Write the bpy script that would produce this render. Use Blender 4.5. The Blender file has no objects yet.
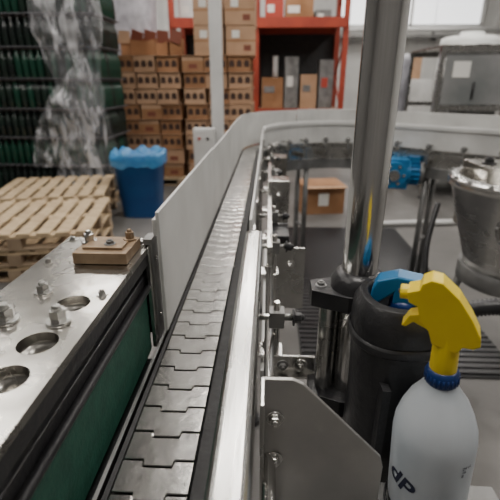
import bpy, math, random
from mathutils import Vector, Matrix, noise
random.seed(4)
# ------------------------------------------------------------ materials
def mat(name, col, rough=0.5, metal=0.0, col2=None, nscale=8.0, bump=0.0, bscale=40.0, stretch=(1,1,1), spec=0.5, alpha=1.0, trans=0.0, emis=None, estr=0.0, lo=0.35, hi=0.65, rvar=0.0):
    m = bpy.data.materials.new(name); m.use_nodes = True
    nt = m.node_tree; b = nt.nodes["Principled BSDF"]
    b.inputs["Base Color"].default_value = (*col, 1)
    b.inputs["Roughness"].default_value = rough
    b.inputs["Metallic"].default_value = metal
    b.inputs["Specular IOR Level"].default_value = spec
    b.inputs["Alpha"].default_value = alpha
    b.inputs["Transmission Weight"].default_value = trans
    if emis:
        b.inputs["Emission Color"].default_value = (*emis, 1); b.inputs["Emission Strength"].default_value = estr
    tc = nt.nodes.new("ShaderNodeTexCoord"); mp = nt.nodes.new("ShaderNodeMapping")
    mp.inputs["Scale"].default_value = stretch
    nt.links.new(tc.outputs["Object"], mp.inputs["Vector"])
    if col2 or rvar:
        n = nt.nodes.new("ShaderNodeTexNoise"); n.inputs["Scale"].default_value = nscale; n.inputs["Detail"].default_value = 5
        nt.links.new(mp.outputs["Vector"], n.inputs["Vector"])
        r = nt.nodes.new("ShaderNodeMapRange"); r.inputs["From Min"].default_value = lo; r.inputs["From Max"].default_value = hi
        nt.links.new(n.outputs["Fac"], r.inputs["Value"])
        if col2:
            mx = nt.nodes.new("ShaderNodeMix"); mx.data_type = 'RGBA'
            mx.inputs["A"].default_value = (*col, 1); mx.inputs["B"].default_value = (*col2, 1)
            nt.links.new(r.outputs["Result"], mx.inputs["Factor"]); nt.links.new(mx.outputs["Result"], b.inputs["Base Color"])
        if rvar:
            r2 = nt.nodes.new("ShaderNodeMapRange"); r2.inputs["To Min"].default_value = max(0, rough-rvar); r2.inputs["To Max"].default_value = min(1, rough+rvar)
            nt.links.new(n.outputs["Fac"], r2.inputs["Value"]); nt.links.new(r2.outputs["Result"], b.inputs["Roughness"])
    if bump:
        n2 = nt.nodes.new("ShaderNodeTexNoise"); n2.inputs["Scale"].default_value = bscale; n2.inputs["Detail"].default_value = 4
        nt.links.new(mp.outputs["Vector"], n2.inputs["Vector"])
        bp = nt.nodes.new("ShaderNodeBump"); bp.inputs["Strength"].default_value = bump; bp.inputs["Distance"].default_value = 0.01
        nt.links.new(n2.outputs["Fac"], bp.inputs["Height"]); nt.links.new(bp.outputs["Normal"], b.inputs["Normal"])
    return m
STEEL = mat("brushed_steel", (.66,.65,.63), .26, 1, (.48,.475,.455), 12, .08, 60, (1,.08,1), rvar=.12)
STEELP = mat("worn_steel_plate", (.52,.50,.465), .26, 1, (.33,.32,.295), 14, .06, 30, rvar=.14)
GUSS = mat("grey_steel_plate", (.54,.53,.51), .4, .6, (.42,.41,.395), 9, .06, 30, rvar=.1)
RAIL = mat("satin_rail", (.60,.59,.57), .25, 1, (.42,.415,.40), 20, .08, 50, (1,.1,1), rvar=.12)
CHROME = mat("polished_pole", (.72,.71,.70), .17, 1, (.60,.60,.59), 6, .02, 80, (1,1,.1), rvar=.05)
CHAIN = mat("chain_steel", (.62,.61,.59), .22, 1, (.36,.355,.34), 25, .05, 60, rvar=.12)
DSTEEL = mat("dull_steel", (.30,.30,.295), .5, .7, (.18,.18,.178), 8, .15, 30)
GUARD = mat("white_guard_plastic", (.70,.70,.685), .38, 0, (.56,.56,.545), 5, .05, 10)
BLACK = mat("black_plastic", (.016,.016,.018), .36, 0, (.027,.027,.029), 30, .12, 120, rvar=.1)
RUB = mat("black_rubber", (.022,.022,.023), .7, 0, (.035,.035,.036), 30, .2, 90)
GREEN = mat("green_belt", (.012,.07,.045), .65, 0, (.02,.10,.068), 40, .2, 200)
BRASS = mat("bronze_block", (.34,.24,.15), .5, .35, (.22,.15,.09), 25, .1, 60)
WOOD = mat("pallet_wood", (.62,.48,.30), .8, 0, (.42,.305,.19), 6, .3, 40, (1,6,1))
WOOD2 = mat("pallet_wood_old", (.36,.27,.18), .85, 0, (.22,.155,.10), 6, .3, 40)
CARD = mat("cardboard", (.38,.20,.10), .8, 0, (.26,.125,.055), 3, .1, 30)
CARD2 = mat("light_cardboard", (.50,.32,.20), .8, 0, (.40,.24,.14), 3, .1, 30)
CARDD = mat("carton_cutout_shade", (.05,.025,.018), .8)  # flat dark colour stands in for the shade inside the carrier cutouts
CARDR = mat("carton_print", (.20,.06,.035), .7)
PAPER = mat("white_label", (.75,.74,.70), .6)
BLUE = mat("blue_bin_plastic", (.008,.09,.32), .45, 0, (.012,.12,.38), 4)
BAG = mat("blue_liner_film", (.03,.17,.42), .35, 0, (.07,.27,.52), 12, .5, 15)
MBLUE = mat("blue_motor_paint", (.015,.15,.34), .4, 0, (.02,.19,.42), 12)
NBLUE = mat("navy_cap_plastic", (.008,.035,.16), .35)
YEL = mat("yellow_plastic", (.95,.72,.02), .36, 0, (.90,.65,.015), 20, .04, 60)
BOTTLE = mat("milky_bottle", (.56,.60,.64), .30, 0, (.44,.50,.56), 9, .06, 20)
INK = mat("ink", (.015,.02,.05), .6)
ORANGE = mat("rack_orange", (.36,.048,.02), .55, 0, (.28,.034,.016), 5)
REDP = mat("red_boxes", (.4,.05,.03), .6)
WHITE = mat("white_paint", (.68,.68,.67), .5, 0, (.6,.6,.59), 5)
TANK = mat("white_tank_plastic", (.78,.80,.78), .45)
GLASSD = mat("dark_bottle_glass", (.009,.013,.012), .12, 0, (.012,.025,.018), 3)
GLASSG = mat("green_bottle_glass", (.008,.042,.026), .13)
TRAY = mat("grey_layer_tray", (.10,.10,.11), .6)
CAPS = mat("bottle_caps", (.20,.18,.18), .4, .4)
def film():
    m = bpy.data.materials.new("stretch_film"); m.use_nodes = True; nt = m.node_tree; nt.nodes.clear()
    o = nt.nodes.new("ShaderNodeOutputMaterial"); mix = nt.nodes.new("ShaderNodeMixShader")
    tr = nt.nodes.new("ShaderNodeBsdfTransparent"); p = nt.nodes.new("ShaderNodeBsdfPrincipled")
    p.inputs["Base Color"].default_value = (.78,.78,.82,1); p.inputs["Roughness"].default_value = .14
    tc = nt.nodes.new("ShaderNodeTexCoord"); mp=nt.nodes.new("ShaderNodeMapping"); mp.inputs["Rotation"].default_value=(0,.7,0); mp.inputs["Scale"].default_value=(2.6,1,.8)
    n = nt.nodes.new("ShaderNodeTexNoise"); n.inputs["Scale"].default_value = 3.2; n.inputs["Detail"].default_value = 7; n.inputs["Distortion"].default_value = 1.0
    r = nt.nodes.new("ShaderNodeMapRange"); r.inputs["From Min"].default_value=.48; r.inputs["From Max"].default_value=.68; r.inputs["To Min"].default_value=.09; r.inputs["To Max"].default_value=.62
    nt.links.new(tc.outputs["Object"], mp.inputs["Vector"]); nt.links.new(mp.outputs["Vector"], n.inputs["Vector"]); nt.links.new(n.outputs["Fac"], r.inputs["Value"])
    nt.links.new(r.outputs["Result"], mix.inputs["Fac"]); nt.links.new(tr.outputs[0], mix.inputs[1]); nt.links.new(p.outputs[0], mix.inputs[2]); nt.links.new(mix.outputs[0], o.inputs[0])
    return m
FILM = film()
WRAP = mat("white_wrap", (.50,.50,.55), .35, 0, (.32,.32,.36), 7, .6, 8)
CLEAR = mat("machine_window", (.16,.17,.17), .15, 0, (.28,.28,.28), 1.5, alpha=1)
FLOORM = mat("concrete_floor", (.18,.173,.165), .45, 0, (.115,.111,.107), 1.3, .1, 25, rvar=.15)
WALLM = mat("grey_wall_cladding", (.60,.60,.58), .7, 0, (.52,.52,.51), 2)
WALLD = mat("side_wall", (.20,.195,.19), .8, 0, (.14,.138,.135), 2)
CEILM = mat("ceiling_paint", (.40,.40,.39), .8)
LAMP = mat("lamp_diffuser", (.9,.9,.9), .5, emis=(1,.97,.92), estr=14)
WINM = mat("window_daylight", (.9,.9,.9), .3, emis=(.97,.98,1), estr=1.6)
# ------------------------------------------------------------ mesh builder
class MB:
    def __init__(s, name): s.name=name; s.v=[]; s.f=[]; s.mi=[]; s.sm=[]; s.mats=[]
    def add(s, vs, fs, m, smooth=False, M=None):
        if m not in s.mats: s.mats.append(m)
        k=s.mats.index(m); o=len(s.v)
        for p in vs:
            p=Vector(p); s.v.append(tuple(M@p) if M else tuple(p))
        for i,f in enumerate(fs):
            s.f.append([o+j for j in f]); s.mi.append(k); s.sm.append(smooth[i] if isinstance(smooth,list) else smooth)
    def box(s, c, sz, m, rz=0, M=None, R=None):
        x,y,z=[a/2 for a in sz]
        vs=[(-x,-y,-z),(x,-y,-z),(x,y,-z),(-x,y,-z),(-x,-y,z),(x,-y,z),(x,y,z),(-x,y,z)]
        fs=[(0,3,2,1),(4,5,6,7),(0,1,5,4),(1,2,6,5),(2,3,7,6),(3,0,4,7)]
        T=Matrix.Translation(c)@(R if R else Matrix.Rotation(rz,4,'Z'))
        s.add(vs,fs,m,False,(M@T) if M else T)
    def b2(s, x0,x1,y0,y1,z0,z1,m,M=None): s.box(((x0+x1)/2,(y0+y1)/2,(z0+z1)/2),(x1-x0,y1-y0,z1-z0),m,M=M)
    def cyl(s, a, b, r, m, r2=None, n=18, caps=True, M=None, smooth=True):
        a=Vector(a); b=Vector(b); r2=r if r2 is None else r2
        q=(b-a).to_track_quat('Z','Y'); vs=[]
        for p,rr in((a,r),(b,r2)):
            for i in range(n):
                t=2*math.pi*i/n; vs.append(p+q@Vector((rr*math.cos(t),rr*math.sin(t),0)))
        fs=[(i,(i+1)%n,n+(i+1)%n,n+i) for i in range(n)]; sm=[smooth]*n
        if caps: fs+=[tuple(reversed(range(n))),tuple(range(n,2*n))]; sm+=[False,False]
        s.add(vs,fs,m,sm,M)
    def lathe(s, org, prof, m, n=32, M=None, sup=2.0, sx=1, sy=1, caps=True, smooth=True):
        vs=[]
        for r,z in prof:
            for i in range(n):
                t=2*math.pi*i/n; c,d=math.cos(t),math.sin(t)
                k=(abs(c)**sup+abs(d)**sup)**(-1/sup)
                vs.append((org[0]+r*k*c*sx, org[1]+r*k*d*sy, org[2]+z))
        fs=[]; 
        for j in range(len(prof)-1):
            for i in range(n): fs.append((j*n+i,j*n+(i+1)%n,(j+1)*n+(i+1)%n,(j+1)*n+i))
        sm=[smooth]*len(fs)
        if caps: fs+=[tuple(reversed(range(n))),tuple(range((len(prof)-1)*n,len(prof)*n))]; sm+=[False,False]
        s.add(vs,fs,m,sm,M)
    def tube(s, pts, r, m, n=10, M=None, rib=0):
        pts=[Vector(p) for p in pts]
        P=[pts[0]]+pts+[pts[-1]]; out=[]
        k=12 if not rib else rib
        for i in range(1,len(P)-2):
            for j in range(k):
                t=j/k; a,b,c,d=P[i-1],P[i],P[i+1],P[i+2]
                out.append(.5*((2*b)+(c-a)*t+(2*a-5*b+4*c-d)*t*t+(3*b-a-3*c+d)*t**3))
        out.append(pts[-1]); vs=[]; up=Vector((.13,.21,.97)).normalized()
        for i,p in enumerate(out):
            t=(out[min(i+1,len(out)-1)]-out[max(i-1,0)]).normalized()
            u=(up-t*up.dot(t)); u=u.normalized(); up=u; w=t.cross(u)
            rr=r*(1.12 if (rib and i%2) else 1)*(0.9 if (rib and not i%2) else 1)
            for a in range(n):
                an=2*math.pi*a/n; vs.append(p+u*math.cos(an)*rr+w*math.sin(an)*rr)
        L=len(out); fs=[(j*n+i,j*n+(i+1)%n,(j+1)*n+(i+1)%n,(j+1)*n+i) for j in range(L-1) for i in range(n)]
        sm=[True]*len(fs); fs+=[tuple(reversed(range(n))),tuple(range((L-1)*n,L*n))]; sm+=[False]*2
        s.add(vs,fs,m,sm,M)
    def prism(s, poly, z0, z1, m, M=None):
        n=len(poly); vs=[(x,y,z0) for x,y in poly]+[(x,y,z1) for x,y in poly]
        fs=[tuple(reversed(range(n))),tuple(range(n,2*n))]+[(i,(i+1)%n,n+(i+1)%n,n+i) for i in range(n)]
        s.add(vs,fs,m,False,M)
    def bolt(s, p, r, h, m, ax=(0,0,1), dome=True, M=None):
        p=Vector(p); ax=Vector(ax).normalized()
        s.cyl(p,p+ax*h*.18,r*1.45,m,n=20,M=M)
        s.cyl(p+ax*h*.18,p+ax*h*.75,r,m,n=6,M=M,smooth=False)
        if dome: s.cyl(p+ax*h*.75,p+ax*h,r*.62,m,r2=r*.45,n=14,M=M)
    def done(s, bevel=0, seg=2, parent=None, sub=0):
        me=bpy.data.meshes.new(s.name); me.from_pydata(s.v,[],s.f)
        for m in s.mats: me.materials.append(m)
        me.polygons.foreach_set("material_index",s.mi); me.polygons.foreach_set("use_smooth",s.sm); me.update()
        o=bpy.data.objects.new(s.name,me); bpy.context.collection.objects.link(o)
        if bevel:
            b=o.modifiers.new("bevel",'BEVEL'); b.width=bevel; b.segments=seg; b.limit_method='ANGLE'; b.angle_limit=math.radians(40); b.harden_normals=False
        if parent: o.parent=parent
        return o
def empty(name):
    o=bpy.data.objects.new(name,None); bpy.context.collection.objects.link(o); o.empty_display_size=.1; return o
# ------------------------------------------------------------ room
RX0,RX1,RY0,RY1,RH=-6,7,-2.5,13,5
f=MB("floor"); f.b2(RX0,RX1,RY0,RY1,-.1,0,FLOORM); f.done()
w=MB("wall_back"); w.b2(RX0,RX1,RY1,RY1+.15,0,RH,WALLM)
for i in range(52): w.b2(RX0+.25*i+.02,RX0+.25*i+.09,RY1-.03,RY1,0,RH,WALLM)
w.done()
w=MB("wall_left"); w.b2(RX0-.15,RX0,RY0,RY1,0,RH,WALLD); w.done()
w=MB("wall_right"); w.b2(RX1,RX1+.15,RY0,RY1,0,RH,WALLM); w.done()
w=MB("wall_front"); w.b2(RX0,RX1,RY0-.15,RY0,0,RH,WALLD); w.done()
w=MB("ceiling"); w.b2(RX0,RX1,RY0,RY1,RH,RH+.1,CEILM); w.done()
w=MB("trim_beams")
for y in (1,4,7,10): w.b2(RX0,RX1,y-.08,y+.08,RH-.25,RH,DSTEEL)
w.done()
w=MB("window_1")
w.b2(1.9,5.6,RY1-.08,RY1-.04,2.9,4.3,WINM)
for x in (1.85,3.75,5.6): w.b2(x-.04,x+.04,RY1-.12,RY1-.03,2.85,4.35,WHITE)
for z in (2.85,4.35): w.b2(1.85,5.65,RY1-.12,RY1-.03,z-.04,z+.04,WHITE)
w.done()
for x in (-3,-.15,3.4):
    for y in (.2,3.6,7,10.6):
        w=MB("ceiling_lamp"); w.b2(x-.2,x+.2,y-.75,y+.75,4.62,4.70,WHITE); w.b2(x-.17,x+.17,y-.72,y+.72,4.60,4.62,LAMP)
        for yy in (-.5,.5): w.cyl((x,y+yy,4.7),(x,y+yy,5.0),.01,DSTEEL)
        w.done()
        L=bpy.data.lights.new("lamp_light",'AREA'); L.shape='RECTANGLE'; L.size=.4; L.size_y=1.5; L.energy=(54 if y<5 else 72)*(.8 if x<-1 else 1); L.color=(1,.945,.88)
        o=bpy.data.objects.new("lamp_light",L); o.location=(x,y,4.58); bpy.context.collection.objects.link(o)
# ------------------------------------------------------------ main bottle conveyor
XC=-.125; YS=2.78; R=.62; CX=XC+R; SW=math.radians(129); SL=YS+.4
def path(s):
    if s<=SL: return Vector((XC,-.4+s,0)),Vector((0,1,0))
    a=(s-SL)/R
    if a<=SW: return Vector((CX-R*math.cos(a),YS+R*math.sin(a),0)),Vector((math.sin(a),math.cos(a),0))
    t=Vector((math.sin(SW),math.cos(SW),0)); p=Vector((CX-R*math.cos(SW),YS+R*math.sin(SW),0))
    return p+t*(s-SL-R*SW),t
SE=SL+R*SW
STOT=SE+1.75
def ribbon(b,s0,s1,off,th,z0,z1,m,ds=.05):
    n=max(1,int((s1-s0)/ds)); vs=[]
    for i in range(n+1):
        p,t=path(s0+(s1-s0)*i/n); r=Vector((t.y,-t.x,0))
        for o,z in((off-th/2,z0),(off+th/2,z0),(off+th/2,z1),(off-th/2,z1)): vs.append(p+r*o+Vector((0,0,z)))
    fs=[];
    for i in range(n):
        for a in range(4): fs.append((i*4+a,(i+1)*4+a,(i+1)*4+(a+1)%4,i*4+(a+1)%4))
    fs+=[(0,1,2,3),(n*4+3,n*4+2,n*4+1,n*4)]
    b.add(vs,fs,m)
root=empty("bottle_conveyor")
ZC=1.03
c=MB("chain"); W=.086; P=.0445; t=.009; g=.0028
poly=[(-W/2,g),(-W*.22,g),(-W*.2,g-t),(W*.2,g-t),(W*.22,g),(W/2,g),(W/2,P),(W*.22,P),(W*.2,P-t),(-W*.2,P-t),(-W*.22,P),(-W/2,P)]
s=.01
while s<STOT-.06:
    p,tt=path(s); ang=math.atan2(tt.y,tt.x)-math.pi/2
    c.prism(poly,-.005,0,CHAIN,Matrix.Translation((p.x,p.y,ZC))@Matrix.Rotation(ang,4,'Z')@Matrix.Rotation(random.uniform(-.012,.012),4,'X')@Matrix.Rotation(random.uniform(-.01,.01),4,'Y')); s+=P
c.done(bevel=.0009,seg=1,parent=root)
c=MB("chain_bed")
ribbon(c,0,STOT,0,.10,ZC-.03,ZC-.012,RUB)
ribbon(c,0,STOT,-.048,.006,ZC-.04,ZC-.002,RUB)
ribbon(c,0,1.3,.066,.038,ZC-.03,ZC+.006,RUB)
ribbon(c,1.3,STOT,.055,.014,ZC-.03,ZC+.002,RUB)
ribbon(c,0,STOT,-.062,.005,ZC-.13,ZC-.01,DSTEEL)
ribbon(c,0,STOT,.088,.005,ZC-.13,ZC-.01,STEEL)
ribbon(c,0,STOT,.0,.12,ZC-.135,ZC-.13,DSTEEL)
c.done(parent=root)
gd=MB("guard_panels")
segs=[(1.04,1.75),(1.755,2.40),(2.405,2.95),(2.955,SL+R*SW*.5),(SL+R*SW*.5+.005,SE),(SE+.005,STOT)]
for i,(a,b_) in enumerate(segs):
    ribbon(gd,a,b_,-.053,.006,ZC+.005,1.256-(.004*(i%2)),GUARD)
    ribbon(gd,a,b_,-.059,.006,1.215,1.244,GUARD)
ribbon(gd,1.28,SL,.088,.006,ZC+.0,1.17,GUARD)
ribbon(gd,SL+.005,STOT,.088,.006,ZC-.01,1.18,GUARD)
ribbon(gd,SL+.005,STOT,.096,.012,1.150,1.175,GUARD)
gd.done(bevel=.0015,parent=root)
rl=MB("side_rail")
ribbon(rl,0,1.27,.0965,.037,1.098,1.15,RAIL,ds=2)
rl.done(bevel=.008,seg=4,parent=root)
br=MB("rail_brackets")
for y in (.62,.95,1.2,1.5,1.85,2.2,2.6):
    br.b2(-.02,.03,y-.02,y+.02,ZC-.02,ZC-.014,STEEL)
    br.b2(-.034,-.028,y-.02,y+.02,ZC-.12,ZC+.10,STEEL)
    br.cyl((.018,y,ZC-.10),(.018,y,ZC+.08),.006,STEEL)
    br.cyl((-.03,y,ZC+.05),(.045,y,ZC+.05),.006,STEEL)
    br.box((.018,y,ZC+.05),(.026,.026,.03),DSTEEL)
    br.bolt((.045,y,ZC+.05),.010,.02,BLACK,(1,0,0))
    br.bolt((-.0,y+.012,ZC-.014),.006,.012,STEEL)
for y in (1.0,1.45,1.9,2.3):
    br.b2(-.205,-.188,y-.02,y+.02,ZC-.1,ZC+.17,DSTEEL)
    br.cyl((-.205,y,ZC+.12),(-.25,y,ZC+.12),.006,STEEL); br.bolt((-.25,y,ZC+.12),.012,.02,BLACK,(-1,0,0))
br.b2(.0,.07,1.36,1.366,ZC-.12,ZC+.12,STEEL); br.b2(.0,.10,1.02,1.026,ZC-.16,ZC+.02,STEEL)
br.b2(.015,.085,1.62,1.72,ZC-.05,ZC+.06,STEELP); br.b2(.015,.06,1.08,1.20,ZC-.02,ZC+.03,BLACK)
br.b2(.0,.012,.86,1.9,ZC+.065,ZC+.085,STEEL)
br.b2(.02,.05,1.9,2.05,ZC-.16,ZC+.03,DSTEEL); br.b2(.03,.10,2.3,2.42,ZC-.12,ZC+.04,STEELP)
br.bolt((.035,1.36,ZC+.07),.009,.014,STEEL,(0,-1,0)); br.bolt((.06,1.02,ZC-.03),.009,.014,STEEL,(0,-1,0))
br.b2(-.008,.0,.58,1.3,ZC-.22,ZC-.03,GUARD)
br.b2(-.005,.085,.60,.606,ZC-.05,ZC-.015,STEEL); br.b2(-.005,.085,.585,.606,ZC-.05,ZC-.046,STEEL)
br.bolt((.06,.60,ZC-.032),.009,.012,STEEL,(0,-1,0)); br.bolt((.03,.60,ZC-.032),.007,.012,DSTEEL,(0,-1,0))
br.tube([(.02,.56,ZC-.03),(.05,.54,ZC-.04),(.06,.53,ZC-.09),(.055,.53,ZC-.2),(.045,.53,ZC-.4)],.006,BLACK)
br.cyl((.006,-.2,ZC+.01),(.006,.9,ZC+.01),.008,STEEL)
br.done(bevel=.0012,seg=1,parent=root)
gs=MB("gusset_plate")
M=Matrix.Translation((0,.372,0))@Matrix.Rotation(math.radians(90),4,'X')
gs.prism([(-.004,1.152),(.030,1.152),(.042,1.146),(.136,1.045),(.140,1.03),(.140,.90),(-.004,.90)],-.0025,.0025,GUSS,M)
gs.b2(-.004,.0,.33,.372,.90,1.152,STEEL)
gs.bolt((.012,.368,1.10),.007,.01,STEEL,(0,-1,0)); gs.bolt((.012,.368,1.04),.007,.01,STEEL,(0,-1,0))
gs.done(bevel=.0012,parent=root)
lg=MB("legs")
for y in (.15,1.5,2.5):
    for x in (-.165,-.055):
        lg.b2(x-.02,x+.02,y-.02,y+.02,.03,ZC-.135,DSTEEL); lg.cyl((x,y,0),(x,y,.03),.035,BLACK)
    lg.b2(-.165,-.055,y-.015,y+.015,.3,.34,DSTEEL)
for s in (SL+R*1.2,SE+.35,SE+1.0,SE+1.6):
    p,tt=path(s); r=Vector((tt.y,-tt.x,0))
    for o in(-.08,.07):
        q=p+r*o; lg.cyl((q.x,q.y,.03),(q.x,q.y,ZC-.1),.02,DSTEEL); lg.cyl((q.x,q.y,0),(q.x,q.y,.03),.035,BLACK)
    a=p-r*.08; b_=p+r*.07; lg.cyl((a.x,a.y,.35),(b_.x,b_.y,.35),.015,DSTEEL)
for s in [SL+.22*i for i in range(1,16)]:
    if s>STOT-.05: break
    p,tt=path(s); r=Vector((tt.y,-tt.x,0))
    lg.cyl(p+r*.09+Vector((0,0,1.05)),p+r*.16+Vector((0,0,1.05)),.007,STEEL)
    lg.cyl(p+r*.15+Vector((0,0,.93)),p+r*.15+Vector((0,0,1.07)),.008,STEEL)
    lg.bolt(p+r*.16+Vector((0,0,1.05)),.013,.03,DSTEEL,r)
    lg.box(p+r*.12+Vector((0,0,.94)),(.07,.03,.03),STEELP,math.atan2(tt.y,tt.x)-math.pi/2)
ribbon(lg,SL+.2,STOT,.13,.012,.985,1.0,STEEL); ribbon(lg,SL,STOT,.10,.02,.83,.90,DSTEEL)
lg.done(parent=root)
# drive motor
mo=MB("drive_motor")
p,tt=path(SE+.10); r=Vector((tt.y,-tt.x,0)); ang=math.atan2(r.y,r.x)+.55
M=Matrix.Translation(p+r*.12+Vector((0,0,.855)))@Matrix.Rotation(ang,4,'Z')@Matrix.Scale(1.35,4)
mo.cyl((0,0,0),(.05,0,0),.075,MBLUE,M=M,n=24); mo.box((.06,0,0),(.12,.15,.15),MBLUE,M=M)
mo.cyl((.12,0,0),(.15,0,0),.065,MBLUE,M=M,n=24); mo.cyl((.15,0,0),(.165,0,0),.028,STEEL,M=M)
for i in range(6):
    a=i*math.pi/3; mo.bolt((.15,.048*math.cos(a),.048*math.sin(a)),.006,.01,STEEL,(1,0,0),M=M)
M2=M@Matrix.Translation((.06,.065,0))
mo.cyl((0,0,0),(0,.02,0),.07,MBLUE,M=M2,n=24); mo.cyl((0,.02,0),(0,.07,0),.052,MBLUE,M=M2,n=24)
for i in range(16):
    a=i*math.pi/8; mo.box((.055*math.cos(a),.045,.055*math.sin(a)),(.016,.045,.004),MBLUE,M=M2,R=Matrix.Rotation(-a,4,'Y'))
mo.cyl((0,.07,0),(0,.09,0),.058,DSTEEL,M=M2,n=24)
mo.box((0,.04,.07),(.06,.05,.03),MBLUE,M=M2)
mo.done(bevel=.003,parent=root)
# ------------------------------------------------------------ side grip conveyor (left foreground)
sg=empty("side_grip_conveyor")
b=MB("perforated_plate"); X0,X1,Y0,Y1,ZP,TH=-.343,-.195,-.12,.672,1.20,.010
hx=-.235; hs=.027; hr=.0205
holes=[.44,.357,.300,.238,.15,.09]
def face_rect(x0,x1,y0,y1):
    b.add([(x0,y0,ZP),(x1,y0,ZP),(x1,y1,ZP),(x0,y1,ZP)],[(0,1,2,3)],STEELP)
    b.add([(x0,y0,ZP-TH),(x1,y0,ZP-TH),(x1,y1,ZP-TH),(x0,y1,ZP-TH)],[(3,2,1,0)],STEELP)
face_rect(X0,hx-hs,Y0,Y1); face_rect(hx+hs,X1,Y0,Y1)
yc=Y0
for h in sorted(holes):
    face_rect(hx-hs,hx+hs,yc,h-hs); yc=h+hs
    N=32; vs=[]
    for z in (ZP,ZP-TH):
        for i in range(N):
            a=2*math.pi*i/N+math.pi/4; cc,ss=math.cos(a),math.sin(a); m_=max(abs(cc),abs(ss))
            vs.append((hx+hs*cc/m_,h+hs*ss/m_,z))
        for i in range(N):
            a=2*math.pi*i/N+math.pi/4; vs.append((hx+hr*math.cos(a),h+hr*math.sin(a),z))
    fs=[]
    for i in range(N):
        j=(i+1)%N; fs.append((i,j,N+j,N+i)); fs.append((2*N+j,2*N+i,3*N+i,3*N+j)); fs.append((N+i,N+j,3*N+j,3*N+i))
    b.add(vs,fs,STEELP)
    b.lathe((hx,h,ZP-TH-.012),[(hr,.012),(hr,.008),(hr*.80,.008),(hr*.80,-.012)],STEELP,n=32,caps=False)
face_rect(hx-hs,hx+hs,yc,Y1)
for (xa,ya,xb,yb) in((X0,Y0,X1,Y0),(X1,Y0,X1,Y1),(X1,Y1,X0,Y1),(X0,Y1,X0,Y0)):
    b.add([(xa,ya,ZP-TH),(xb,yb,ZP-TH),(xb,yb,ZP),(xa,ya,ZP)],[(0,1,2,3)],STEELP)
for (x,y,r,h) in((-.232,.398,.0095,.022),(-.285,.467,.008,.016),(-.292,.398,.0095,.022),(-.208,.465,.005,.008),(-.325,.56,.005,.008),(-.30,.27,.009,.02),(-.21,.64,.005,.008),(-.33,.655,.005,.008)):
    b.bolt((x,y,ZP),r,h,STEEL)
b.done(parent=sg)
b=MB("bronze_clamp_block")
b.b2(-.285,-.205,.556,.628,ZP+.001,ZP+.018,BRASS); b.b2(-.275,-.215,.57,.60,ZP+.018,ZP+.022,BRASS)
b.bolt((-.276,.60,ZP+.018),.008,.020,STEEL); b.bolt((-.238,.585,ZP+.022),.006,.008,DSTEEL); b.bolt((-.217,.615,ZP+.018),.007,.018,BRASS)
b.done(bevel=.0015,parent=sg)
b=MB("frame")
b.b2(-.335,-.222,-.12,.66,1.04,1.130,BLACK)
b.b2(-.345,-.338,-.12,.672,1.02,1.189,DSTEEL)
b.b2(-.205,-.197,-.12,.668,1.168,1.189,BLACK)
b.b2(-.222,-.204,-.12,.64,1.128,1.150,BLACK)
b.cyl((-.200,-.12,1.128),(-.200,.63,1.128),.006,BLACK)
b.b2(-.222,-.203,-.12,.62,1.006,1.118,GREEN)
b.cyl((-.235,.62,1.006),(-.235,.62,1.118),.032,GREEN,n=28)
b.b2(-.222,-.196,-.12,.60,.985,1.004,BLACK)
b.b2(-.212,-.190,-.12,1.0,.94,.975,DSTEEL)
b.b2(-.345,-.196,.655,.664,1.02,1.189,BLACK)
b.b2(-.205,-.190,.640,.672,1.01,1.21,DSTEEL)
b.b2(-.200,-.193,.625,.640,1.01,1.20,STEEL)
b.bolt((-.198,.655,1.17),.007,.01,STEEL,(1,0,0)); b.bolt((-.198,.655,1.06),.007,.01,STEEL,(1,0,0))
for y in (0,.55):
    b.b2(-.32,-.26,y-.03,y+.03,.02,1.06,DSTEEL); b.cyl((-.29,y,0),(-.29,y,.02),.06,BLACK)
b.done(bevel=.001,seg=1,parent=sg)
# ------------------------------------------------------------ steel post with clamp
p=MB("steel_post")
px,py=.137,.572
p.cyl((px,py,.012),(px,py,2.3),.0255,CHROME,n=48); p.cyl((px,py,2.3),(px,py,2.306),.026,BLACK,n=32)
p.lathe((px,py,0),[(.08,0),(.08,.008),(.04,.014),(.03,.05)],DSTEEL)
p.lathe((px,py,1.145),[(.036,0),(.042,.004),(.040,.034),(.034,.044),(.0262,.048)],BLACK,n=36)
p.prism([(-.070,-.018),(-.02,-.040),(.03,-.040),(.03,.036),(-.02,.036),(-.070,.018)],0,.026,BLACK,Matrix.Translation((px,py,1.14)))
p.prism([(-.065,-.025),(-.02,-.045),(.03,-.045),(.03,.036),(-.02,.036),(-.065,.02)],0,.03,BLACK,Matrix.Translation((px,py,.955)))
p.bolt((px-.055,py,1.166),.006,.008,DSTEEL)
p.cyl((px-.040,py-.0,.97),(px-.040,py,1.15),.015,STEEL,n=24)
p.done(bevel=.003,seg=2)
# ------------------------------------------------------------ black holder
h=MB("bottle_holder")
hx_,hy_,=.174,.486; 
h.lathe((hx_,hy_,0),[(.054,.86),(.060,.868),(.060,.90),(.057,.95),(.055,1.05),(.057,1.12),(.060,1.165),(.058,1.186),(.051,1.198),(.043,1.200),(.040,1.196),(.039,1.10),(.0,1.10)],BLACK,n=48,sup=2.4)
h.lathe((hx_,hy_,0),[(.0605,1.138),(.063,1.141),(.063,1.149),(.0605,1.152)],BLACK,n=48,sup=2.4,caps=False)
h.b2(hx_-.03,hx_-.02,hy_-.068,hy_-.04,.90,1.10,BLACK); h.b2(hx_+.02,hx_+.03,hy_-.068,hy_-.04,.90,1.10,BLACK)
h.b2(hx_-.065,hx_+.065,hy_-.055,hy_+.045,.845,.862,BLACK)
h.tube([(hx_-.02,hy_+.050,1.13),(hx_-.03,hy_+.065,1.14),(px+.02,py+.02,1.15)],.010,BLACK)
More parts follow.
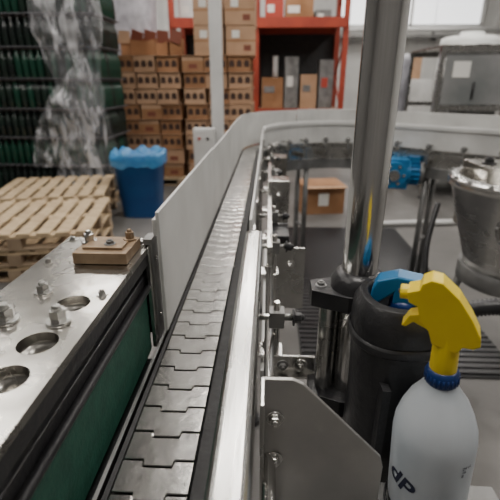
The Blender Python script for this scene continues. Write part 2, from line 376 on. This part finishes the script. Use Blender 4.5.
h.cyl((hx_,hy_,.012),(hx_,hy_,.846),.02,DSTEEL); h.cyl((hx_,hy_,0),(hx_,hy_,.012),.05,DSTEEL)
h.done(bevel=.002)
b=MB("blue_spray_bottle")
bxx=hx_+.004
b.lathe((bxx,hy_,1.102),[(.033,0),(.033,.05),(.028,.062),(.017,.07),(.014,.08)],BOTTLE,n=32)
b.lathe((bxx,hy_,1.175),[(.018,0),(.019,.003),(.019,.014),(.014,.018)],NBLUE,n=24)
M=Matrix.Translation((bxx,hy_,1.188))@Matrix.Rotation(math.radians(-20),4,'Z')@Matrix.Rotation(math.radians(90),4,'X')@Matrix.Scale(1.2,4)
b.prism([(-.012,0),(-.012,.012),(-.030,-.006),(-.036,-.004),(-.034,.014),(-.03,.024),(-.01,.032),(.014,.030),(.030,.018),(.036,.002),(.028,-.002),(.012,.006),(.012,0)],-.012,.012,MBLUE,M)
b.done(bevel=.004,seg=3)
# ------------------------------------------------------------ yellow spray bottle
sb=empty("spray_bottle")
sb.location=(.200,.378,.972); 
b=MB("bottle_body")
prof=[(.038,0),(.0435,.004),(.0445,.012),(.0445,.110),(.043,.125),(.038,.142),(.031,.158),(.022,.172),(.0165,.182),(.0145,.192)]
b.lathe((0,0,0),prof,BOTTLE,n=64)
b.done(bevel=0,parent=sb)
b=MB("collar"); b.lathe((0,0,.184),[(.0160,0),(.0167,.002),(.0167,.013),(.015,.017),(.013,.018)],NBLUE,n=40)
for i in range(24):
    a=i*math.pi/12; b.cyl((.0167*math.cos(a),.0167*math.sin(a),.186),(.0167*math.cos(a),.0167*math.sin(a),.196),.0010,NBLUE,n=6)
b.done(parent=sb)
b=MB("trigger_head"); M=Matrix.Translation((-.002,0,.200))@Matrix.Rotation(math.radians(-22),4,'Z')@Matrix.Rotation(math.radians(90),4,'X')
b.lathe((0,0,.200),[(.0135,0),(.0130,.02),(.0125,.050)],YEL,n=28)
b.prism([(-.012,.036),(-.016,.050),(-.025,.060),(-.028,.076),(-.037,.080),(-.039,.091),(-.028,.095),(-.026,.102),(-.018,.107),(-.008,.105),(.008,.090),(.021,.070),(.030,.052),(.031,.042),(.025,.038),(.016,.038),(.012,.030)],-.0118,.0118,YEL,M)
b.prism([(-.014,.056),(-.026,.066),(-.035,.063),(-.042,.050),(-.038,.049),(-.031,.056),(-.018,.050)],-.008,.008,YEL,M)
b.cyl((-.037,.0855,0),(-.046,.0855,0),.0075,YEL,M=M,n=20); b.cyl((-.046,.0855,0),(-.048,.0855,0),.0025,BLACK,M=M)
b.done(bevel=.004,seg=3,parent=sb)
def wraptext(txt,size,ang0,z0,name,rot=0,off=.0008):
    cu=bpy.data.curves.new(name,'FONT'); cu.body=txt; cu.size=size; cu.extrude=0; cu.offset=off
    to=bpy.data.objects.new("tmp",cu); bpy.context.collection.objects.link(to)
    bpy.context.view_layer.update()
    dg=bpy.context.evaluated_depsgraph_get(); me=bpy.data.meshes.new_from_object(to.evaluated_get(dg))
    bpy.data.objects.remove(to)
    for v in me.vertices:
        x,y=v.co.x,v.co.y; x,y=x*math.cos(rot)-y*math.sin(rot),x*math.sin(rot)+y*math.cos(rot)
        a=ang0+x/.0448; v.co=(.0451*math.cos(a),.0451*math.sin(a),z0+y)
    me.materials.clear(); me.materials.append(INK)
    o=bpy.data.objects.new(name,me); bpy.context.collection.objects.link(o); o.parent=sb
wraptext("dP",.034,math.radians(-178),.055,"label_lettering",-.35)
wraptext("24 oz\n16\n8",.0055,math.radians(-70),.100,"volume_marks",0,.0001)
sb.rotation_euler=(math.radians(2),math.radians(-4),0)
sh=MB("support_shelf")
sh.b2(.02,.30,.315,.410,.954,.958,DSTEEL); sh.b2(.02,.30,.315,.319,.90,.958,DSTEEL)
sh.b2(-.03,.02,.33,.36,.91,.954,DSTEEL)
sh.lathe((.200,.378,.958),[(.048,0),(.048,.010),(.0455,.010),(.0455,.001)],BLACK,n=40,caps=False)
sh.cyl((.200,.378,.956),(.200,.378,.969),.034,BLACK)
sh.done(bevel=.001,seg=1,parent=root)
# ------------------------------------------------------------ pallets
def pallet(b,M,w=1.2,d=1.0,z=0,m=WOOD):
    random.seed(int(z*1000)+int(w*77))
    for y in(-d/2+.05,0,d/2-.05): b.b2(-w/2,w/2,y-.045,y+.045,z,z+.018,WOOD2,M)
    for x in(-w/2+.06,0,w/2-.06):
        for y in(-d/2+.05,0,d/2-.05): b.b2(x-.05,x+.05,y-.045,y+.045,z+.018,z+.095,WOOD2,M)
    for y in(-d/2+.05,0,d/2-.05): b.b2(-w/2,w/2,y-.045,y+.045,z+.095,z+.115,m,M)
    n=8
    for i in range(n):
        x=-w/2+.05+(w-.1)*i/(n-1)+random.uniform(-.008,.008); b.b2(x-.05,x+.05,-d/2,d/2,z+.115,z+.135,m,M)
for i,(x,y,rz) in enumerate([(-2.02,3.36,8),(-2.33,4.42,10)]):
    b=MB("wooden_pallet_stack")
    for k in range(3): pallet(b,Matrix.Translation((x+.02*k,y-.015*k,0))@Matrix.Rotation(math.radians(rz+1.5*k),4,'Z'),1.1,1.0,.136*k)
    b.done(bevel=.003,seg=1)
# ------------------------------------------------------------ bottle stack
def bottle(b,x,y,z,m,n=10):
    b.lathe((x,y,z),[(.034,0),(.038,.006),(.038,.19),(.032,.225),(.0175,.262),(.0160,.310)],m,n=n,caps=False)
    b.cyl((x,y,z+.302),(x,y,z+.320),.0195,CAPS,n=8)
b=MB("glass_bottle_stack")
bx0,bx1,by0,by1=-3.75,-1.95,5.20,6.05
pallet(b,Matrix.Translation(((bx0+bx1)/2,(by0+by1)/2,0)),bx1-bx0,by1-by0,0)
z=.137
random.seed(9)
sp=.086; nx=int((bx1-bx0)/sp)
for tier in range(7):
    b.b2(bx0,bx1,by0,by1,z,z+.010,TRAY)
    gm=GLASSG if tier in(1,3,4,6) else GLASSD
    for i in range(nx):
        for j in range(2): bottle(b,bx1-.045-sp*i,by0+.045+sp*j,z+.010,random.choice([gm,gm,GLASSD]))
    for j in range(2,9): bottle(b,bx1-.045,by0+.045+sp*j,z+.010,random.choice([gm,gm,GLASSD]))
    z+=.337
b.b2(bx0,bx1,by0,by1,z,z+.02,TRAY)
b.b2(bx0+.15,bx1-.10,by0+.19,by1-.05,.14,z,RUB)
b.done()
def sheet(name,y,z0,z1,m,amp=.05,nx=60,nz=70,edge=None,yfun=None,seed=0):
    b=MB(name); vs=[]
    for j in range(nz+1):
        for i in range(nx+1):
            u,v=i/nx,j/nz; a,c=edge(v)
            X=a+(c-a)*u; Z=z0+(z1-z0)*v
            n=noise.noise(Vector((X*3+seed,Z*2.2,seed)))+.5*noise.noise(Vector((X*9,Z*6+seed,1.3)))
            vs.append((X,y-abs(n)*amp-.012+(yfun(u,v) if yfun else 0),Z))
    fs=[(j*(nx+1)+i,j*(nx+1)+i+1,(j+1)*(nx+1)+i+1,(j+1)*(nx+1)+i) for j in range(nz) for i in range(nx)]
    b.add(vs,fs,m,True); return b.done()
sheet("plastic_film",by0-.01,.2,2.50,FILM,.11,edge=lambda v:(-2.75+.20*math.sin(v*5)+.3*v,-1.90+.05*math.sin(v*9)),seed=3)
sheet("plastic_film",by0-.13,.48,1.7,FILM,.14,edge=lambda v:(-2.85+.75*v*v,-1.98-.1*math.sin(v*7)),seed=8)
def wrapped(name,cx,cy,w,d,z0,z1,pal=True,seed=0,m=WRAP):
    b=MB(name)
    if pal: pallet(b,Matrix.Translation((cx,cy,0)),w,d,0); z0=.137
    n=40; L=24; vs=[]
    for j in range(L+1):
        for i in range(n):
            t=2*math.pi*i/n; c_,s_=math.cos(t),math.sin(t); k=(abs(c_)**6+abs(s_)**6)**(-1/6)
            q=1+.05*noise.noise(Vector((c_*3+seed,s_*3,j*.35)))
            if j==L: q*=.93
            vs.append((cx+w/2*k*c_*q,cy+d/2*k*s_*q,z0+(z1-z0)*j/L))
    fs=[(j*n+i,j*n+(i+1)%n,(j+1)*n+(i+1)%n,(j+1)*n+i) for j in range(L) for i in range(n)]+[tuple(range(L*n,(L+1)*n))]
    b.add(vs,fs,m,True); return b.done()
wrapped("wrapped_pallet_load",-2.50,7.65,1.2,.7,0,2.85,seed=2)
wrapped("wrapped_pallet_load",1.72,6.6,.42,.6,0,1.80,seed=5)
# ------------------------------------------------------------ cardboard carton stacks
def carton(b,x,y,z,w,d,h,m,style=0,rz=0):
    M=Matrix.Translation((x,y,z))@Matrix.Rotation(rz,4,'Z')
    b.b2(-w/2,w/2,-d/2,d/2,0,h,m,M)
    if style==0:
        n=3
        for i in range(n):
            cx=-w/2+w*(i+.5)/n; r=w/n*.36
            pts=[(cx-r,h*.30),(cx+r,h*.30)]+[(cx+r*math.cos(a),h*.58+r*.9*math.sin(a)) for a in [math.pi*q/6 for q in range(7)]]
            b.prism(pts,d/2,d/2+.003,CARDD,M@Matrix.Rotation(math.radians(90),4,'X'))
    elif style==1:
        b.b2(-w/2-.001,w/2+.001,-d/2-.002,-d/2,h*.47,h*.53,CARD,M); b.b2(-w*.3,-w*.05,-d/2-.003,-d/2,h*.6,h*.85,PAPER,M)
        b.b2(w*.1,w*.35,-d/2-.003,-d/2,h*.15,h*.35,CARDR,M)
    elif style==2:
        b.b2(-w/2-.001,w/2+.001,-d/2-.002,-d/2,h*.7,h*.95,CARD2,M); b.b2(-w*.2,w*.2,-d/2-.004,-d/2,h*.2,h*.5,CARDR,M)
    b.b2(-w/2,w/2,-.004,.004,h,h+.002,CARD2,M)
random.seed(12)
for (x0,x1,tiers) in((-2.14,-1.24,8),(-1.18,-.24,8)):
    b=MB("cardboard_carton_stack"); y0=6.15; d=.95
    pallet(b,Matrix.Translation(((x0+x1)/2,y0+d/2,0)),x1-x0,d,0)
    z=.138
    for tt_ in range(tiers):
        n=3; w=(x1-x0)/n; sh_=random.uniform(-.02,.02)
        for i in range(n):
            for j in range(3):
                if j==1 and i==1: continue
                st=0 if random.random()<.8 else 2
                carton(b,x0+sh_+w*(i+.5)+random.uniform(-.012,.012),y0+d/6+j*d/3+random.uniform(-.02,.02),z,w*random.uniform(.9,.97),d/3*.93,.196,random.choice([CARD,CARD,CARD2]),st,random.uniform(-.05,.05))
        z+=.206
        b.b2(x0-.01,x1+.01,y0-.01,y0+d+.01,z-.008,z-.002,CARD2)
    if x0<-2:
        for i in range(5):
            b.box((x0+.10+i*.18,y0+.4,z+.11),(.17,.3,.24),CARD,rz=random.uniform(-.3,.3)); b.box((x0+.12+i*.18,y0+.24,z+.24),(.16,.01,.16),random.choice([CARDR,CARD2]),R=Matrix.Rotation(random.uniform(-.4,.4),4,'X')@Matrix.Rotation(random.uniform(-.4,.4),4,'Y'))
    else:
        for i in range(2):
            for j in range(2): carton(b,x0+.36+i*.42,y0+.3,z+.36*j,.39,.5,.35,CARD2,1,random.uniform(-.05,.05))
    b.done()
# ------------------------------------------------------------ blue bin
b=MB("waste_bin"); cx,cy=-1.46,4.72
b.lathe((cx,cy,0),[(.20,0),(.212,.01),(.262,.66),(.285,.665),(.285,.69),(.262,.70),(.25,.69),(.2,.06),(0,.05)],BLUE,n=48,sup=4,sy=.85)
n=48; vs=[]
for j,(r,z) in enumerate([(.292,.60),(.292,.64),(.296,.70),(.285,.735),(.25,.73),(.21,.64),(.12,.60),(.02,.60)]):
    for i in range(n):
        t=2*math.pi*i/n; c_,s_=math.cos(t),math.sin(t); k=(c_**4+s_**4)**-.25
        q=noise.noise(Vector((c_*4,s_*4,j*.5))); vs.append((cx+r*k*c_*(1+.04*q),cy+.85*r*k*s_*(1+.04*q),z+.06*q))
b.add(vs,[(j*n+i,j*n+(i+1)%n,(j+1)*n+(i+1)%n,(j+1)*n+i) for j in range(7) for i in range(n)],BAG,True)
b.done()
# ------------------------------------------------------------ support column with box
b=MB("steel_column"); b.b2(-.56,-.45,4.25,4.36,.01,RH-.0,WHITE); b.b2(-.62,-.39,4.19,4.42,0,.012,DSTEEL)
b.done(bevel=.006)
b=MB("control_box"); b.b2(-.72,-.52,4.08,4.20,.66,1.04,GUARD); b.b2(-.54,-.52,4.20,4.248,.80,1.0,DSTEEL)
b.b2(-.705,-.535,4.075,4.08,.675,1.025,WHITE); b.cyl((-.66,4.075,.95),(-.66,4.06,.95),.014,REDP); b.cyl((-.58,4.075,.95),(-.58,4.06,.95),.014,BLACK)
b.done(bevel=.004)
# ------------------------------------------------------------ pallet rack
b=MB("pallet_rack"); ry=8.2
for x in(-1.72,-.25,1.30):
    for y in(ry,ry+1.0): b.b2(x-.045,x+.045,y-.05,y+.05,0,3.7,ORANGE)
    for i,z in enumerate((.4,1.0,1.6,2.2,2.8)): b.box((x,ry+.5,z+.25),(.03,1.1,.03),ORANGE,R=Matrix.Rotation(math.radians(28 if i%2 else -28),4,'X'))
for z in(.92,2.40,3.6):
    for y in(ry-.05,ry+1.05): b.b2(-1.72,1.30,y-.03,y+.03,z-.08,z+.08,ORANGE)
    b.b2(-1.72,1.30,ry,ry+1.0,z+.04,z+.06,WOOD2)
b.done()
b=MB("rack_cartons")
random.seed(3)
def rowb(z,x,x1,hs_):
    while x<x1:
        w=random.uniform(.26,.5); h=random.uniform(*hs_); m=random.choice([CARD2,PAPER,REDP,DSTEEL,CARD,WHITE]); b.b2(x,min(x+w,x1+.1),ry+.15,ry+.75,z,z+h,m); b.b2(x+.04,x+w*.5,ry+.147,ry+.15,z+h*.3,z+h*.6,PAPER); x+=w+.04
rowb(2.461,-.1,1.0,(.15,.6)); rowb(2.461,-1.6,-.5,(.3,.6))
b.done()
b=MB("rack_equipment")
for x,w,h,m in((-.1,.35,.8,DSTEEL),(.3,.4,.7,BLACK),(.75,.4,.8,DSTEEL)):
    b.b2(x,x+w,ry+.2,ry+.8,0,h,m); b.b2(x+.03,x+w-.03,ry+.195,ry+.2,h*.5,h*.9,BLACK); b.b2(x+.05,x+w*.5,ry+.18,ry+.195,h*.2,h*.4,PAPER)
for x,w,h,m in((-.15,.4,.55,CARD),(.28,.25,.9,DSTEEL),(.58,.3,.6,CARD2),(.92,.26,.85,DSTEEL)):
    b.b2(x,x+w,ry+.3,ry+.7,.982,.982+h,m); b.b2(x+.04,x+w*.6,ry+.29,ry+.3,1.1+h*.3,1.1+h*.5,random.choice([PAPER,REDP,DSTEEL]))
b.cyl((.1,ry+.35,1.52),(.1,ry+.35,1.9),.05,WHITE)
b.done()
b=MB("rack_shade_backing"); b.b2(-1.7,1.3,ry+1.12,ry+1.15,0,2.6,RUB); b.done()  # black sheet behind the rack stands in for its shaded interior
# ------------------------------------------------------------ right background
b=MB("packaging_machine"); x0,x1,y0,y1,H=2.05,4.6,5.6,6.8,1.84
for x in(x0,x0+.85,x0+1.7,x1):
    for y in(y0,y1): b.b2(x-.03,x+.03,y-.03,y+.03,.03,H,STEEL); b.cyl((x,y,0),(x,y,.03),.04,BLACK)
for y in(y0,y1):
    for z in(.7,1.15,H-.03): b.b2(x0,x1,y-.025,y+.025,z-.03,z+.03,STEEL)
b.b2(x0,x1,y0,y1,H,H+.02,STEELP); b.b2(x0+.03,x1-.03,y0+.03,y1-.03,.25,.7,DSTEEL)
for x in(x0,x0+.85,x0+1.7):
    b.b2(x+.05,min(x+.8,x1),y0-.004,y0+.004,1.19,H-.07,CLEAR); b.cyl((x+.42,y0-.02,1.25),(x+.42,y0-.02,1.45),.012,BLACK)
    b.b2(x+.15,x+.35,y0-.012,y0-.005,1.5,1.68,PAPER)
b.b2(x0+.3,x0+.9,y0+.3,y0+.8,.7,1.5,DSTEEL); b.cyl((x0+1.5,y0+.5,.7),(x0+1.5,y0+.5,1.6),.15,STEEL); b.b2(x0+.9,x0+2.3,y0+.45,y0+.6,1.3,1.4,WHITE)
b.done()
b=MB("storage_tank"); b.lathe((3.62,8.6,0),[(.50,0),(.52,.03),(.52,.8),(.53,.82),(.52,.84),(.52,1.6),(.53,1.62),(.52,1.64),(.52,2.1),(.50,2.18),(.44,2.2),(.20,2.22),(.20,2.28),(.0,2.29)],TANK,n=40)
b.b2(3.5,3.74,8.06,8.09,1.85,2.05,BLACK); b.done()
b=MB("storage_cabinet"); 
b.b2(2.2,2.9,8.2,9.0,.0,1.5,WHITE); b.b2(2.22,2.54,8.19,8.2,.05,1.45,GUARD); b.b2(2.56,2.88,8.19,8.2,.05,1.45,GUARD); b.b2(2.5,2.51,8.17,8.19,.7,.9,BLACK); b.b2(2.3,2.7,8.3,8.7,1.5,1.85,CARD2); b.done()
b=MB("control_cabinet"); b.b2(4.8,5.4,8.0,8.8,0,1.95,WHITE); b.b2(4.85,5.35,7.98,8.0,1.2,1.8,CLEAR); b.b2(4.85,5.35,7.98,8.0,.1,1.1,GUARD); b.done()
b=MB("trim_cable_tray"); b.b2(1.6,6.9,12.6,12.9,2.55,2.62,DSTEEL); b.cyl((1.6,12.75,2.75),(6.9,12.75,2.75),.05,WHITE)
for x in(2,4.4,6.6): b.b2(x-.02,x+.02,12.6,13,2.5,2.56,DSTEEL); b.b2(x-.02,x+.02,12.92,12.97,2.5,5,DSTEEL)
b.done()
# ------------------------------------------------------------ right: hopper machine
b=MB("dosing_hopper"); hx2,hy2=1.13,1.84
b.lathe((hx2,hy2,0),[(.20,.66),(.21,.70),(.31,1.02),(.325,1.03),(.325,1.06),(.31,1.07),(.28,1.072),(.16,.74),(0,.74)],STEEL,n=56)
for i in range(20):
    a=2*math.pi*i/20; b.bolt((hx2+.318*math.cos(a),hy2+.318*math.sin(a),1.062),.009,.014,DSTEEL)
b.lathe((hx2,hy2,0),[(.22,.58),(.22,.66)],DSTEEL)
b.b2(hx2-.2,hx2+.3,hy2-.02,hy2+.22,.80,1.11,STEELP)
for i in range(4): b.bolt((hx2-.14+.09*i,hy2+.1,1.11),.022,.03,BLACK)
d=Vector((-.50,-.85,.15)).normalized(); q=Vector((hx2,hy2,.86))+d*.245
b.cyl(q-d*.05,q+d*.035,.085,STEEL,n=36); b.cyl(q+d*.035,q+d*.055,.070,STEELP,n=36); b.cyl(q+d*.055,q+d*.075,.028,DSTEEL,n=24)
rr=d.to_track_quat('Z','Y')
for i in range(8):
    a=i*math.pi/4; b.bolt(q+d*.035+rr@Vector((.077*math.cos(a),.077*math.sin(a),0)),.006,.012,DSTEEL,d)
for i in range(3):
    a=2*math.pi*i/3+.6; b.cyl((hx2+.19*math.cos(a),hy2+.19*math.sin(a),.6),(hx2+.30*math.cos(a),hy2+.30*math.sin(a),.0),.02,DSTEEL)
b.done(bevel=.002,seg=1)
b=MB("power_cable")
b.tube([(.86,2.1,.88),(.80,2.0,.7),(.78,1.9,.5),(.75,1.8,.25),(.72,1.72,.03),(.6,1.5,.018),(.5,1.6,.018)],.014,BLACK)
b.done()
b=MB("corrugated_hose"); b.tube([(.42,1.15,.02+.0),(.45,1.12,.45),(.50,1.05,.80),(.60,1.0,.90),(.72,.98,.86),(.85,1.0,.80),(1.0,1.1,.6),(1.1,1.25,.06)],.022,BLACK,n=16,rib=26); b.done()
b=MB("floor_pipe"); b.tube([(.9,4.3,.035),(1.5,4.4,.035),(2.6,4.5,.035),(4,4.6,.035)],.03,WHITE); b.done()
b=MB("rubber_floor_mat"); b.b2(.20,1.35,1.85,4.25,0,.010,RUB)
y=1.87
while y<4.22: b.b2(.21,1.34,y,y+.034,.010,.022,BLACK); y+=.05
b.done()
b=MB("cardboard_box"); M=Matrix.Translation((.62,5.0,0))@Matrix.Rotation(.15,4,'Z'); b.b2(-.25,.25,-.2,.2,0,.34,CARD,M); b.b2(-.25,.25,-.3,-.2,.33,.335,CARD2,M); b.b2(-.06,.06,-.203,-.2,.1,.25,PAPER,M); b.done()
# ------------------------------------------------------------ world, camera
wd=bpy.data.worlds.new("World"); bpy.context.scene.world=wd; wd.use_nodes=True
wd.node_tree.nodes["Background"].inputs[0].default_value=(.6,.65,.7,1); wd.node_tree.nodes["Background"].inputs[1].default_value=.3
cam=bpy.data.cameras.new("camera"); co=bpy.data.objects.new("camera",cam); bpy.context.collection.objects.link(co)
cam.sensor_width=36; cam.lens=36*420/500; cam.clip_start=.02
co.location=(0,0,1.45); co.rotation_euler=(math.radians(90-21.8),0,math.radians(2.5))
cam.dof.use_dof=True; cam.dof.focus_distance=.58; cam.dof.aperture_fstop=6
bpy.context.scene.camera=co
